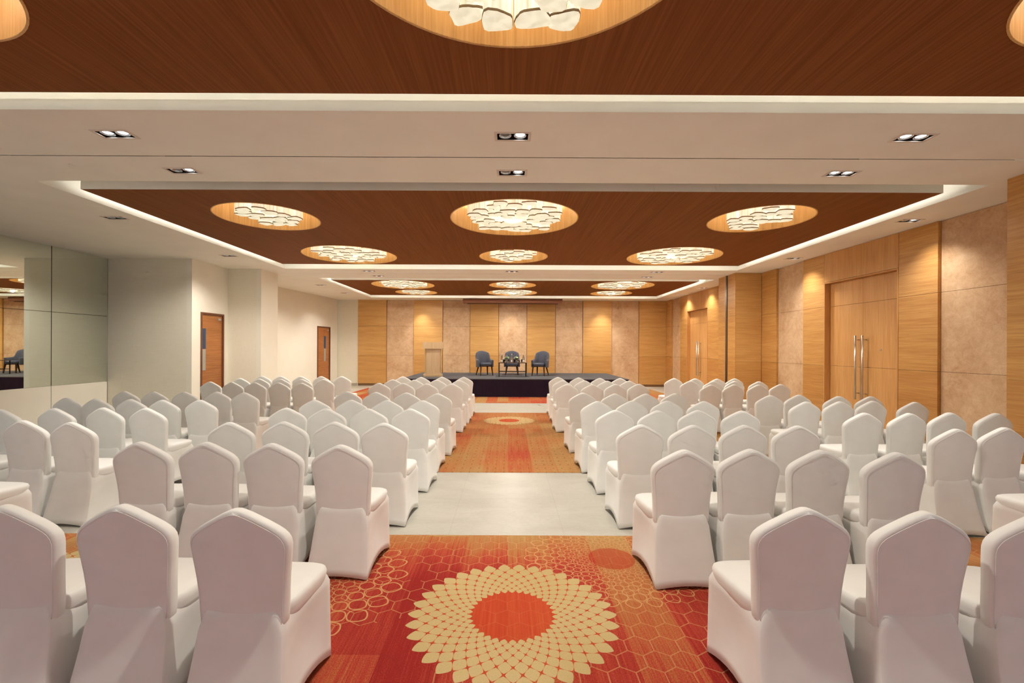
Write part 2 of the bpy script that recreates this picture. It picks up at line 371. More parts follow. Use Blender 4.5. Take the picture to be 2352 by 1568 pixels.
# side wall with the first service door
def door_wall(name, p, q, d0, d1, dh, mat, th=.12):
    """upright wall from p to q (plan), with an opening between distances d0 and d1 and height dh"""
    P = Vector((p[0], p[1])); Q = Vector((q[0], q[1])); L = (Q-P).length; D = (Q-P)/L; Nn = Vector((-D.y, D.x))
    m = MB()
    def seg(a, b, z0, z1):
        A = P+D*a; B = P+D*b; C = B+Nn*th; E = A+Nn*th
        n = len(m.v)
        for z in (z0, z1): m.v += [(v.x, v.y, z) for v in (A, B, C, E)]
        for qd in ((0,3,2,1),(4,5,6,7),(0,1,5,4),(1,2,6,5),(2,3,7,6),(3,0,4,7)): m.f.append(tuple(n+i for i in qd)); m.mi.append(0); m.sm.append(False)
    seg(0, d0, -.05, 3.62); seg(d1, L, -.05, 3.62); seg(d0, d1, dh, 3.62)
    return tag(m.build(name, mat), kind='structure'), D, Nn
door_wall('wall_left', (-7.17,10.30), (-7.17,11.62), .29, 1.15, 2.42, M['wallw'])
wall('wall_left', -7.17, -6.44, 11.62, 11.74, M['wall'])
wall('wall_left', -6.44, -6.32, 11.62, 12.45, M['wallw'])
wall('wall_left', -8.1, -6.44, 12.33, 12.45, M['wall'])
P2, Q2 = (-7.97,12.45), (-7.17,19.05)
L2 = math.hypot(Q2[0]-P2[0], Q2[1]-P2[1])
door_wall('wall_left', P2, Q2, 5.08, 6.06, 2.42, M['wallw'])
wall('wall_back', -7.4, -6.30, 19.14, 19.26, M['wall'])
# baseboards on the painted walls
def base(x0, x1, y0, y1, mat='base', side='left'):
    m = MB(); m.box(x0, x1, y0, y1, 0.001, .10); tag(m.build('baseboard_'+side, M[mat]), kind='structure')
base(-9.07, -7.17, 10.285, 10.299); base(-7.169, -6.325, 11.605, 11.619); base(-6.319, -6.305, 11.61, 12.44); base(-7.16, -6.35, 19.12, 19.138, 'base', 'back')

def side_door(n, ang, org, w, h, vis, label_dummy=None):
    """service door set flush in a left-hand wall; local x runs along the wall away from the camera, local -y into the room"""
    r = empty('door_%d' % n, org, ang); tag(r, kind='structure')
    m = MB(); f = .045
    m.box(0, f, -.02, .10, 0, h); m.box(w-f, w, -.02, .10, 0, h); m.box(f, w-f, -.02, .10, h-f, h)
    m.build('frame', M['frame_dark'], r, .003)
    m = MB(); m.box(f+.004, w-f-.004, .012, .055, .006, h-f-.004)
    lf = m.build('leaf', wood('door_leaf_veneer_%d' % n, (.33,.115,.03,1), (.50,.20,.06,1), 'x', .35, 45), r, .002)
    m = MB(); m.box(vis, vis+.14, .006, .012, 1.56, 2.04); m.build('vision_panel', M['bluepane'], lf)
    m = MB(); m.box(vis, vis+.14, .008, .012, 1.05, 1.55); m.build('push_plate', M['silver'], lf)
    m = MB(); m.box(w-.2, w-.1, -.0, .012, h-.16, h-.11); m.build('door_closer', M['silver'], lf)
    return r
# the wall runs along +y, the room lies to +x: local x -> +y, local -y -> +x
side_door(1, PI/2, (-7.17,10.30+.292,0), .856, 2.418, .055)
a2 = math.atan2(Q2[1]-P2[1], Q2[0]-P2[0])
side_door(2, a2, (P2[0]+math.cos(a2)*5.084, P2[1]+math.sin(a2)*5.084, 0), .972, 2.418, .52)

# mirror wall
m = MB(); m.box(-9.092,-9.089,5.98,10.295,.0,3.599)
mw = empty('mirror_wall', (-9.07, 0, 0)); tag(mw, 'large greenish mirror covering the left wall above a pale lower panel', 'mirror')
m.v = [(x+9.07,y,z) for x,y,z in m.v]; m.build('backing_board', M['backing'], mw)
for (a, b) in ((6.02,9.02),(9.034,10.28)):
    for (c, d) in ((.82,2.284),(2.292,3.598)):
        m = MB(); m.box(-.018, 0, a, b, c, d); m.build('mirror_pane', M['mirror'], mw)
for (a, b) in ((6.02,9.02),(9.034,10.28)):
    m = MB(); m.box(-.018, .002, a, b, .002, .816); m.build('lower_panel', M['wallw'], mw)

# back wall: alternating veneer and stone
wb = wall('wall_back', -6.33, 7.1, 19.20, 19.32, M['backing'])
bx = [-6.32,-5.13,-3.98,-2.77,-1.61,-.42,.77,1.96,3.12,4.32,5.48,6.70]
lv = [.09,1.278,2.50,3.598]
for i in range(11):
    w_ = i % 2 == 0; yf = 19.10 if w_ else 19.155
    m = MB(); g = .004
    for a, b in zip(lv, lv[1:]): m.box(bx[i]+(.004 if w_ else .008), bx[i+1]-(.004 if w_ else .008), yf, 19.20, a+.002, b-.002)
    m.build('wood_panel' if w_ else 'stone_panel', M['wood_h'] if w_ else M['stone'], wb, .002)
m = MB(); m.box(-6.32, 6.66, 19.12, 19.2, .001, .088); tag(m.build('baseboard_back', M['basew']), kind='structure')

# right wall
wr = wall('wall_right', 6.86, 6.98, 2.5, 19.3, M['backing'])
def strip(y0, y1, kind, z0=.0, z1=3.598, vert=False, xf=None):
    m = MB(); xf = xf if xf else (6.61 if kind == 'wood' else 6.66)
    L = [z for z in (0.002,1.278,2.50,3.598) if z0 < z < z1]; L = [z0+.002]+[z for z in L if z > z0+.01]+[z1] if z0 > .1 else [.002,1.278,2.50,3.598]
    L = sorted(set(L))
    for a, b in zip(L, L[1:]): m.box(xf, 6.86, y0+.003, y1-.003, a+.002, b-.002)
    return m.build('wood_panel' if kind == 'wood' else 'stone_panel', [M['wood_v'] if vert else M['wood_y'] if kind == 'wood' else M['stone']], wr, .002)
strip(2.6, 4.27, 'wood'); strip(5.28, 7.01, 'stone'); strip(7.01, 7.72, 'wood'); strip(9.54, 10.22, 'wood'); strip(10.22, 11.24, 'stone'); strip(11.24, 11.89, 'wood')
strip(12.83, 13.7, 'stone'); strip(13.7, 15.11, 'wood'); strip(16.87, 17.53, 'wood'); strip(17.53, 18.46, 'stone'); strip(18.46, 19.09, 'wood')
strip(7.72, 9.54, 'wood', 3.0, 3.598, True); strip(15.11, 16.87, 'wood', 3.0, 3.598, True)
def pier(y0, y1, xf, ys_, name='wall_right'):
    m = MB()
    for a, b in zip((.002,1.278,2.50), (1.276,2.498,3.598)):
        m.box(xf, 6.60, y0, y1, a, b)
    m.box(xf+.01, 6.6, y0+.01, y1-.01, .002, 3.598, 1)
    return tag(m.build(name, [M['wood_y'], M['backing']]), kind='structure')
pier(4.27, 5.28, 5.78, 4.745)
# second pier: its camera-facing side has grain along x
m = MB()
for a, b in zip((.002,1.278,2.50), (1.276,2.498,3.598)):
    m.box(5.932, 6.605, 11.892, 12.0, a, b, 0); m.box(5.92, 6.6, 12.0, 12.30, a, b, 1); m.box(5.92, 6.6, 12.42, 12.83, a, b, 1); m.box(5.92, 5.932, 11.89, 12.0, a, b, 1)
m.box(5.95, 6.6, 11.95, 12.8, .002, 3.598, 2)
tag(m.build('wall_right', [M['wood_h'], M['wood_y'], M['backing']]), kind='structure')
m = MB(); m.box(5.935, 5.948, 12.30, 12.42, .002, 3.598, 0); m.box(5.912, 5.94, 12.345, 12.36, .002, 3.598, 1); m.box(5.905, 5.94, 12.385, 12.41, .002, 3.598, 1)
tag(m.build('trim_1', [M['black'], M['metal']]), kind='structure')

def double_door(n, y0, y1):
    r = empty('door_%d' % n, (6.72, (y0+y1)/2, 0)); tag(r, kind='structure'); w = (y1-y0)/2; H = 2.998
    m = MB(); m.box(-.115, .13, -w, -w+.02, .002, H); m.box(-.115, .13, w-.02, w, .002, H); m.box(-.115, .13, -w+.02, w-.02, H-.02, H)
    m.build('frame', M['wood_v'], r, .002)
    for sgn in (-1, 1):
        a, b = (-w+.024, -.002) if sgn < 0 else (.002, w-.024)
        m = MB()
        for c, d in ((.006,1.276),(1.280,2.498),(2.502,2.974)): m.box(0, .045, a, b, c, d)
        lf = m.build('leaf', M['wood_v'], r, .0015)
        m = MB(); yb = sgn*.088
        m.bar((-.08, yb, .66), (-.08, yb, 1.88), .017, seg=14)
        for z in (.78, 1.80): m.bar((-.08, yb, z), (.0, yb, z), .009)
        m.build('handle', M['metal'], lf)
        if sgn < 0:
            m = MB(); m.bar((-.006, -.42, 1.61), (.002, -.42, 1.61), .014); m.build('door_viewer', M['silver'], lf)
double_door(3, 7.725, 9.535); double_door(4, 15.115, 16.865)

# projection screen housing
r = empty('projection_screen', (.16, 18.55, 0)); tag(r, 'long brown rolled-up projection screen housing under the ceiling above the stage', 'projection screen')
m = MB(); m.box(-2.02, 2.02, -.09, .09, 3.42, 3.585); m.build('housing', M['wood_edge'], r, .01)
m = MB(); m.box(-1.85, 1.85, -.012, .012, 3.385, 3.419); m.build('screen_bar', M['basew'], r, .004)
m = MB(); m.box(-1.6, -1.5, -.03, .03, 3.58, 3.5995); m.box(1.5, 1.6, -.03, .03, 3.58, 3.5995); m.build('bracket', M['silver'], r)

# ------------------------------------------------------------------ recessed downlights
def make_fixture(on1, on2):
    r = empty('ceiling_spotlight')
    m = MB()
    m.box(-.148,.148,-.069,-.064,.0,.13); m.box(-.148,.148,.064,.069,.0,.13); m.box(-.148,-.143,-.064,.064,.0,.13); m.box(.143,.148,-.064,.064,.0,.13); m.box(-.148,.148,-.069,.069,.13,.14)
    m.build('housing', M['black'], r)
    m = MB(); z0, z1 = -.006, .0
    m.box(-.17,.17,-.09,-.066,z0,z1); m.box(-.17,.17,.066,.09,z0,z1); m.box(-.17,-.145,-.066,.066,z0,z1); m.box(.145,.17,-.066,.066,z0,z1)
    m.build('trim', M['trimwhite'], r, .001)
    for sx, on in ((-1, on1), (1, on2)):
        m = MB(); m.lathe([(.036,.020),(.054,.006),(.058,.004),(.060,.010),(.040,.07)], (sx*.07,0,0), 20, cap0=False, cap1=False)
        lp = m.build('lamp', M['reflector'], r)
        m = MB(); m.lathe([(.0005,.014),(.040,.016),(.040,.03)], (sx*.07,0,0), 20, cap0=False); m.build('bulb', M['bulb'] if on else M['bulb_off'], lp)
    return r
protos = {}
where = ['near the left end of the beam closest to the camera','at the middle of the beam closest to the camera','near the right end of the beam closest to the camera',
 'beyond the dark track line, left','beyond the dark track line, centre','beyond the dark track line, right',
 'in the left border of the middle wooden ceiling, nearer unlit one','in the left border of the middle wooden ceiling, farther unlit one',
 'above the large double door at the right border','above the brown pier at the right border',
 'on the far side of the middle wooden ceiling, left','on the far side of the middle wooden ceiling, centre','on the far side of the middle wooden ceiling, right',
 'at the near edge of the last wooden ceiling, left','at the near edge of the last wooden ceiling, right',
 'above the second service door, nearer one','above the second service door, farther one','above the far double door, nearer one','above the far double door, farther one',
 'close to the back wall, left','close to the back wall, above the armchairs','close to the back wall, right']
def spot(name, loc, tgt, energy, ang, blend, rad, c=(1,.95,.87)):
    l = bpy.data.lights.new(name, 'SPOT'); l.energy = energy; l.spot_size = math.radians(ang); l.spot_blend = blend; l.shadow_soft_size = rad; l.color = c
    o = bpy.data.objects.new(name, l); col.objects.link(o); o.location = loc
    o.rotation_euler = (Vector(tgt)-Vector(loc)).to_track_quat('-Z', 'Y').to_euler(); return o
for (x, y, a, b), wh in zip(fixtures, where):
    if (a, b) not in protos:
        r = make_fixture(a, b); protos[(a, b)] = (r, tree_of(r))
    else:
        r0, tr = protos[(a, b)]; r = copy_tree(r0, tr)
    r.location = (x, y, CZ); tag(r, 'twin recessed ceiling spotlight '+wh, 'ceiling light', 'twin recessed spotlights')
    tx, ty = x, y
    e = 70
    if y > 18: ty = y+.1; e = 110
    if x > 6: tx = x+.12
    side = abs(x) > 5.9
    tz = 0
    if x < -5.9: e = 100; tx = x-.9; ty = y+.5
    if x < -5.9 and y < 8: e = 120; tx, ty, tz = -7.9, 10.3, .5
    spot('downlight_beam', (x, y, CZ-.012), (tx, ty, tz), e*(1.0 if a or b else .9), (64 if tz else 110) if side else 80, .9, .05 if a or b else .015)  # unlit left fixtures get an added beam too, to brighten the left walls

# ------------------------------------------------------------------ pebble chandeliers
def pebble_mesh(k):
    rnd = random.Random(100+k)
    n = 20; a0 = rnd.random()*6; ph = [rnd.random()*6 for _ in range(3)]
    def rad(t): return 1+.09*math.sin(2*t+ph[0])+.09*math.sin(3*t+ph[1])+.05*math.sin(5*t+ph[2])
    W, D = .112, .088
    def ring(s, z):
        out = []
        for i in range(n):
            t_ = 2*PI*i/n; c, sn = math.cos(t_), math.sin(t_); e_ = .72
            out.append((W*s*rad(t_)*abs(c)**e_*(1 if c >= 0 else -1), D*s*rad(t_)*abs(sn)**e_*(1 if sn >= 0 else -1), z))
        return out
    m = MB(); H = .36
    m.loft([ring(1, H), ring(1, .016)], False, False, mi=0)
    m.loft([ring(1, .016), ring(1.008, .013), ring(1.006, .003), ring(.985, .0)], False, False, mi=2)
    m.loft([ring(.985, 0), ring(.8, -.006), ring(.4, -.010), ring(.02, -.011)], False, True, mi=1)
    return m.build('lamp_shade', [M['shade'], M['shade_under'], M['seam']])
peb = [pebble_mesh(k) for k in range(7)]
lamp_labels = ['glowing pebble chandelier in the round recess cut off at the top left corner', 'nearest and largest pebble chandelier, cut off by the top edge of the view', 'glowing pebble chandelier in the recess cut off at the top right corner',
 'pebble chandelier in the middle ceiling, small recess at front left','large pebble chandelier in the middle ceiling, front centre with a gap in its cluster','pebble chandelier in the middle ceiling, small recess at front right',
 'large pebble chandelier in the middle ceiling, rear left','small pebble chandelier in the middle ceiling, rear centre','large pebble chandelier in the middle ceiling, rear right',
 'large pebble chandelier in the last ceiling, front left','small pebble chandelier in the last ceiling, front centre','large pebble chandelier in the last ceiling, front right',
 'small pebble chandelier in the last ceiling, rear left','pebble chandelier in the last ceiling nearest above the stage, rear centre','small pebble chandelier in the last ceiling, rear right']
used = set()
for li, (x, y, r) in enumerate(lamps):
    root = empty('chandelier', (x, y, WZ)); tag(root, lamp_labels[li], 'chandelier', 'pebble chandeliers in round ceiling recesses')
    m = MB(); R = (.88 if li == 1 else r*.825) if r > .9 else r*.77
    m.lathe([(R*.95,.41),(R*.95,.435)], (0,0,0), 40); m.build('mounting_plate', M['metal'], root)
    m = MB(); m.tube([((r-.05)*math.cos(2*PI*k/40), (r-.05)*math.sin(2*PI*k/40), .40) for k in range(40)], .012, 5, closed=True); m.build('light_ring', M['ring'], root)
    rnd = random.Random(li*13+5)
    px, py = .203, .160; rows = int(R/py)+1
    for j in range(-rows, rows+1):
        for i in range(-6, 7):
            cx = (i+.5*(j % 2))*px; cy = j*py
            rho = math.hypot(cx/(R-.10), cy/(R-(.0 if li == 1 else .08)))
            if rho > 1.0: continue
            hole = math.hypot(cx/.27, (cy+.02)/.15) < 1 and r > .9
            pk = rnd.randrange(7); src = peb[pk]
            o = src if pk not in used else src.copy()
            if pk in used: col.objects.link(o)
            used.add(pk)
            o.parent = root
            sc = rnd.uniform(.84, .99)
            dz = -.012 + rnd.choice((-.012,0,.0,.03,.06)) + (.16 if hole else 0)
            o.location = (cx+rnd.uniform(-.012,.012), cy+rnd.uniform(-.012,.012), dz)
            o.rotation_euler = (0,0,rnd.choice((0,PI))+rnd.uniform(-.25,.25)); o.scale = (sc, sc, 1 if not hole else .8)

# room light given off by the chandeliers
def pt(loc, e, rad, c=(1,.93,.83)):
    l = bpy.data.lights.new('chandelier_lamp', 'SPOT'); l.energy = e; l.spot_size = math.radians(179); l.spot_blend = .6; l.shadow_soft_size = rad; l.color = c
    o = bpy.data.objects.new('chandelier_lamp', l); col.objects.link(o); o.location = loc; return o
for (x, y, r) in lamps:
    pt((x, y, WZ-.012), 150*(1.0 if r > .9 else .6), .05)

# ------------------------------------------------------------------ banquet chair
half = [(0,.380),(.10,.380),(.160,.382),(.180,.390),(.190,.41),(.194,.45),(.196,.50),(.199,.56),(.204,.62),(.211,.68),(.217,.73),(.2195,.76),(.216,.785),(.206,.805),(.190,.823),(.166,.841),(.139,.858),(.111,.874),(.083,.890),(.056,.904),(.030,.915),(.012,.9205),(0,.921)]
def yb(z): # centre line of the back cushion, leaning towards the rear
    return .055 - .055*max(0, (z-.45)/.47)**1.5 if z > .45 else .055
def back_mesh():
    m = MB(); n = len(half)
    out = [(x, z) for x, z in half] + [(-x, z) for x, z in half[-2:0:-1]]
    N = len(out); C = (0, .66)
    def off(d):
        r = []
        for i, (x, z) in enumerate(out):
            a = out[(i-1) % N]; b = out[(i+1) % N]; tx, tz = b[0]-a[0], b[1]-a[1]; L = math.hypot(tx, tz) or 1
            r.append((x - d*tz/L, z + d*tx/L))
        return r
    T = .027
    def lay(d, yo): return [(x, yb(z)+yo+.010*(x/.22)**2, z) for x, z in off(d)]
    rings = [lay(.016, -T), lay(.006, -T+.003), lay(.001, -T+.010), lay(0, 0), lay(.001, T-.010), lay(.006, T-.003), lay(.016, T)]
    m.loft(rings, False, False)
    for d, yo, rev in ((.016, -T, False), (.016, T, True)):
        L = off(d); K = 8; base = len(m.v)
        rowsn = n
        for i in range(n):
            xr, z = L[i]; xl = L[-i][0] if 0 < i < n-1 else (0 if i else 0)
            xr = xr if 0 < i < n-1 else 0
            for k in range(K+1):
                x = xl+(xr-xl)*k/K; m.v.append((x, yb(z)+yo*(1+.10*(1-(2*k/K-1)**2))+.010*(x/.22)**2, z))
        for i in range(n-1):
            for k in range(K):
                q = (base+i*(K+1)+k, base+i*(K+1)+k+1, base+(i+1)*(K+1)+k+1, base+(i+1)*(K+1)+k)
                m.f.append(q); m.mi.append(0); m.sm.append(True)
    return m
def weld(o, d=.0006):
    import bmesh
    b = bmesh.new(); b.from_mesh(o.data); bmesh.ops.remove_doubles(b, verts=b.verts, dist=d); bmesh.ops.recalc_face_normals(b, faces=b.faces); b.to_mesh(o.data); b.free()
    for p in o.data.polygons: p.use_smooth = True
chair = empty('banquet_chair')
ob = back_mesh().build('backrest', M['cloth'], chair); weld(ob)
m = MB(); pts = [(x*.935, yb(z)-.0305+.010*(x/.22)**2, .40+(z-.40)*.965) for x, z in half[4:]] ; pts = pts + [(-p[0], p[1], p[2]) for p in reversed(pts[:-1])]
pip = None
if True:
    m.tube(pts, .0013, 5); pip = m.build('seam', M['cloth'], ob)
# seat cushion
def seat_ring(s, z, push=0):
    out = []
    for i in range(44):
        t_ = 2*PI*i/44; c, sn = math.cos(t_), math.sin(t_); e_ = .38
        xx = abs(c)**e_*(1 if c >= 0 else -1); yy = abs(sn)**e_*(1 if sn >= 0 else -1)
        w = .200+.024*(yy*.5+.5)
        out.append((w*s*xx, .25+(.205*s+push*(yy > 0))*yy, z))
    return out
m = MB(); m.loft([seat_ring(.96,.40), seat_ring(.985,.425), seat_ring(1.0,.445,.004), seat_ring(1.005,.462,.006), seat_ring(.985,.478,.004), seat_ring(.93,.487), seat_ring(.75,.492), seat_ring(.4,.495), seat_ring(.03,.496)])
m.build('seat', M['cloth'], chair)
# stretched skirt down to the four feet
def skirt():
    m = MB(); NS = 14; NH = 16; rings = []
    ss = [.5-.5*math.cos(PI*i/NS) for i in range(NS)]
    for h in range(NH+1):
        tt = (h/NH)**.85                                  # 0 floor, 1 seat
        zc = .478*tt
        ry = -.075+.0985*(1-(1-tt)**1.5); rx = .226-.034*min(1, tt/.80)-.034*max(0, (tt-.78)/.22)
        ry += .013*max(0, (tt-.93)/.07)
        fy = .450-.010*tt-.03*max(0, (tt-.85)/.15); fx = .229-.006*tt-.03*max(0, (tt-.85)/.15)
        R = [(-rx,ry),(rx,ry),(fx,fy),(-fx,fy)]; ring = []
        for sd in range(4):
            p, q = R[sd], R[(sd+1) % 4]; rise = (.022,.062,.05,.062)[sd]; bow = (.004,.026,.016,.026)[sd]*math.sin(PI*min(1, tt*1.05+.12))
            nx, ny = -(q[1]-p[1]), q[0]-p[0]; L = math.hypot(nx, ny); nx /= L; ny /= L
            for s_ in ss:
                k = math.sin(PI*s_)
                z = zc + rise*k**.9*(1-tt)
                rnd_ = .010*(1-min(1, k*6))         # soften corners
                cx, cy = p[0]+(q[0]-p[0])*s_, p[1]+(q[1]-p[1])*s_
                cxx, cyy = cx+nx*bow*k, cy+ny*bow*k
                dd = math.hypot(cxx, cyy-.2) or 1
                ring.append((cxx-(cxx/dd)*rnd_, cyy-((cyy-.2)/dd)*rnd_, z+.002))
        rings.append(ring)
    m.loft(rings, False, False)
    return m
o = skirt().build('skirt', M['cloth'], chair)
mo = o.modifiers.new('thickness', 'SOLIDIFY'); mo.thickness = .003; mo.offset = -1
chair_tree = tree_of(chair); chair_tree_far = [(c, []) for c, s in chair_tree]

rows = {
'LI':[[(-2.19,1.98),(-1.69,1.99),(-1.16,1.95)],
   [(-2.67,3.3),(-2.19,3.3),(-1.7,3.27),(-1.19,3.23)],
   [(-2.52,4.17),(-2.07,4.22),(-1.60,4.22),(-1.14,4.17)],
   [(-2.50,5.17),(-2.03,5.12),(-1.57,5.13),(-1.11,5.15)],
   [(-2.46,5.95),(-2.0,5.97),(-1.56,5.96),(-1.12,5.95)],
   [(-2.5,7.10),(-2.04,7.01),(-1.56,6.96),(-1.07,6.86)],
   [(-2.48,8.8),(-2.03,8.80),(-1.56,8.70),(-1.08,8.7)],
   [(-2.49,9.80),(-2.01,9.72),(-1.54,9.76),(-1.05,9.69)],
   [(-2.50,10.78),(-2.03,10.6),(-1.56,10.71),(-1.05,10.7)]],
'LO':[[(-4.17,3.33)],
   [(-5.14,4.26),(-4.50,4.22),(-3.98,4.14)],
   [(-5.53,4.95),(-5.04,5.05),(-4.56,5.12),(-4.06,5.1)],
   [(-5.90,6.08),(-5.42,5.98),(-4.94,5.95),(-4.47,5.88),(-4.0,5.90)],
   [(-5.88,6.97),(-5.39,6.93),(-4.92,6.93),(-4.46,6.96),(-3.99,6.87)],
   [(-5.87,8.95),(-5.35,8.83),(-4.87,8.78),(-4.41,8.76),(-3.95,8.7)],
   [(-5.86,9.94),(-5.35,9.82),(-4.87,9.79),(-4.42,9.75),(-3.96,9.76)],
   [(-5.78,10.76),(-5.30,10.70),(-4.85,10.70),(-4.40,10.72),(-3.94,10.75)]],
'RI':[[(1.3,1.99),(1.79,1.95),(2.29,1.94)],
   [(1.21,3.12),(1.68,3.15),(2.14,3.13),(2.60,3.07)],
   [(1.21,4.14),(1.67,4.13),(2.13,4.14),(2.60,4.12)],
   [(1.2,5.1),(1.66,5.08),(2.13,5.13),(2.59,5.09)],
   [(1.17,5.95),(1.64,6.02),(2.10,6.03),(2.57,6.0)],
   [(1.16,7.07),(1.62,6.95),(2.08,6.95),(2.54,7.02)],
   [(1.13,8.75),(1.59,8.70),(2.05,8.79),(2.52,8.87)],
   [(1.16,9.74),(1.62,9.75),(2.07,9.67),(2.53,9.69)],
   [(1.18,10.82),(1.64,10.69),(2.09,10.55),(2.55,10.55)]],
'RO':[[(4.04,3.14)],
   [(3.93,3.99),(4.45,4.08),(4.97,4.06)],
   [(3.90,4.98),(4.38,4.97),(4.88,5.03),(5.36,5.0)],
   [(3.93,6.0),(4.41,6.05),(4.91,6.13),(5.38,6.02)],
   [(3.93,6.82),(4.41,6.90),(4.88,6.72),(5.34,6.72)],
   [(3.90,8.75),(4.37,8.81),(4.84,8.80),(5.35,8.94)],
   [(3.92,9.79),(4.38,9.74),(4.84,9.76),(5.30,9.68)],
   [(3.86,10.60),(4.33,10.55),(4.80,10.47),(5.28,10.61)]]}
ordn = ['first','second','third','fourth','fifth']
blk = {'LI':('left inner block','centre aisle', -.05), 'LO':('left outer block','left aisle', -.07), 'RI':('right inner block','centre aisle', .05), 'RO':('right outer block','right aisle', .07)}
rown = ['nearest','second','third','fourth','fifth','sixth','seventh','eighth','last']
first = True
for k, R in rows.items():
    bn, aisle, yaw = blk[k]
    for ri, row in enumerate(R):
        far = (k in ('LI','RI') and ri > 3) or (k in ('LO','RO') and ri > 2)
        rr = sorted(row, key=lambda p: abs(p[0])); q_ = [rr[0]]
        for p in rr[1:]:
            ax_ = max(abs(p[0]), abs(q_[-1][0])+.471); q_.append((math.copysign(ax_, p[0]), p[1]))
        rr = q_
        rname = rown[ri] if k in ('LI','RI') else (rown[ri] if ri < len(R)-1 else 'last')
        for ci, (x, y) in enumerate(rr):
            if first: c = chair; first = False
            else: c = copy_tree(chair, chair_tree_far if far else chair_tree)
            c.location = (x, y, .004)
            c.rotation_euler = (0, 0, yaw*(1 if k in ('LO','RO') else .6)+random.uniform(-.014, .014))
            if len(rr) == 1: lab = 'white covered chair cut off by the %s edge, only its seat corner showing' % ('left' if k == 'LO' else 'right')
            else: lab = 'white covered chair, %s from the %s, %s row of the %s' % (ordn[ci], aisle, rname, bn)
            tag(c, lab, 'chair', 'white covered banquet chairs in the '+bn)

# ------------------------------------------------------------------ stage and its furniture
SX0, SX1, SY0, SY1 = -3.49, 3.95, 14.88, 18.4; SZ = .60
r = empty('stage', ((SX0+SX1)/2, (SY0+SY1)/2, 0)); tag(r, 'low stage with grey carpet top and dark navy skirt at the back wall', 'stage')
hw, hd = (SX1-SX0)/2, (SY1-SY0)/2
m = MB(); m.box(-hw, hw, -hd, hd, SZ-.03, SZ); m.build('platform_top', M['stagetop'], r, .006)
m = MB(); 
pts = []
def sk(xa, ya, xb, yb_):
    L = math.hypot(xb-xa, yb_-ya); n = int(L/.02); nx, ny = (yb_-ya)/L, -(xb-xa)/L
    R0 = []; 
    for i in range(n+1):
        s_ = i/n; w = .0025*math.sin(i*1.1)+.0015*math.sin(i*.37)
        R0.append((xa+(xb-xa)*s_+nx*w, ya+(yb_-ya)*s_+ny*w))
    m.loft([[(a, b, .006) for a, b in R0], [(a, b, SZ-.031) for a, b in R0]], False, False, False)
e = .012
sk(-hw+e, -hd+e, hw-e, -hd+e); sk(hw-e, -hd+e, hw-e, hd-e); sk(hw-e, hd-e, -hw+e, hd-e); sk(-hw+e, hd-e, -hw+e, -hd+e)
m.build('skirt', M['navy'], r)

r = empty('lectern', (-2.64, 15.95, SZ), math.radians(10)); tag(r, 'pale wooden lectern standing at the left side of the stage', 'lectern')
m = MB(); m.box(-.33,.33,-.24,.24,.0,.075); m.box(-.30,.30,-.22,.22,.075,.10); m.build('base', M['lectern'], r, .006)
m = MB(); m.box(-.235,.235,-.185,.19,.10,.96); m.build('body', M['lectern'], r, .004)
for s_ in (-1, 1):
    m = MB(); m.box(min(s_*.235,s_*.285), max(s_*.235,s_*.285), -.15, .19, .10, .96); m.build('side_panel', M['lectern'], r, .004)
m = MB(); A = [(-.35,-.24),(.35,-.24),(.35,.22),(-.35,.22)]
m.loft([[(x,y,.965) for x,y in A], [(-.35,-.24,1.20),(.35,-.24,1.20),(.35,.22,1.08),(-.35,.22,1.08)]], smooth=False)
m.build('reading_top', M['lectern'], r, .005)

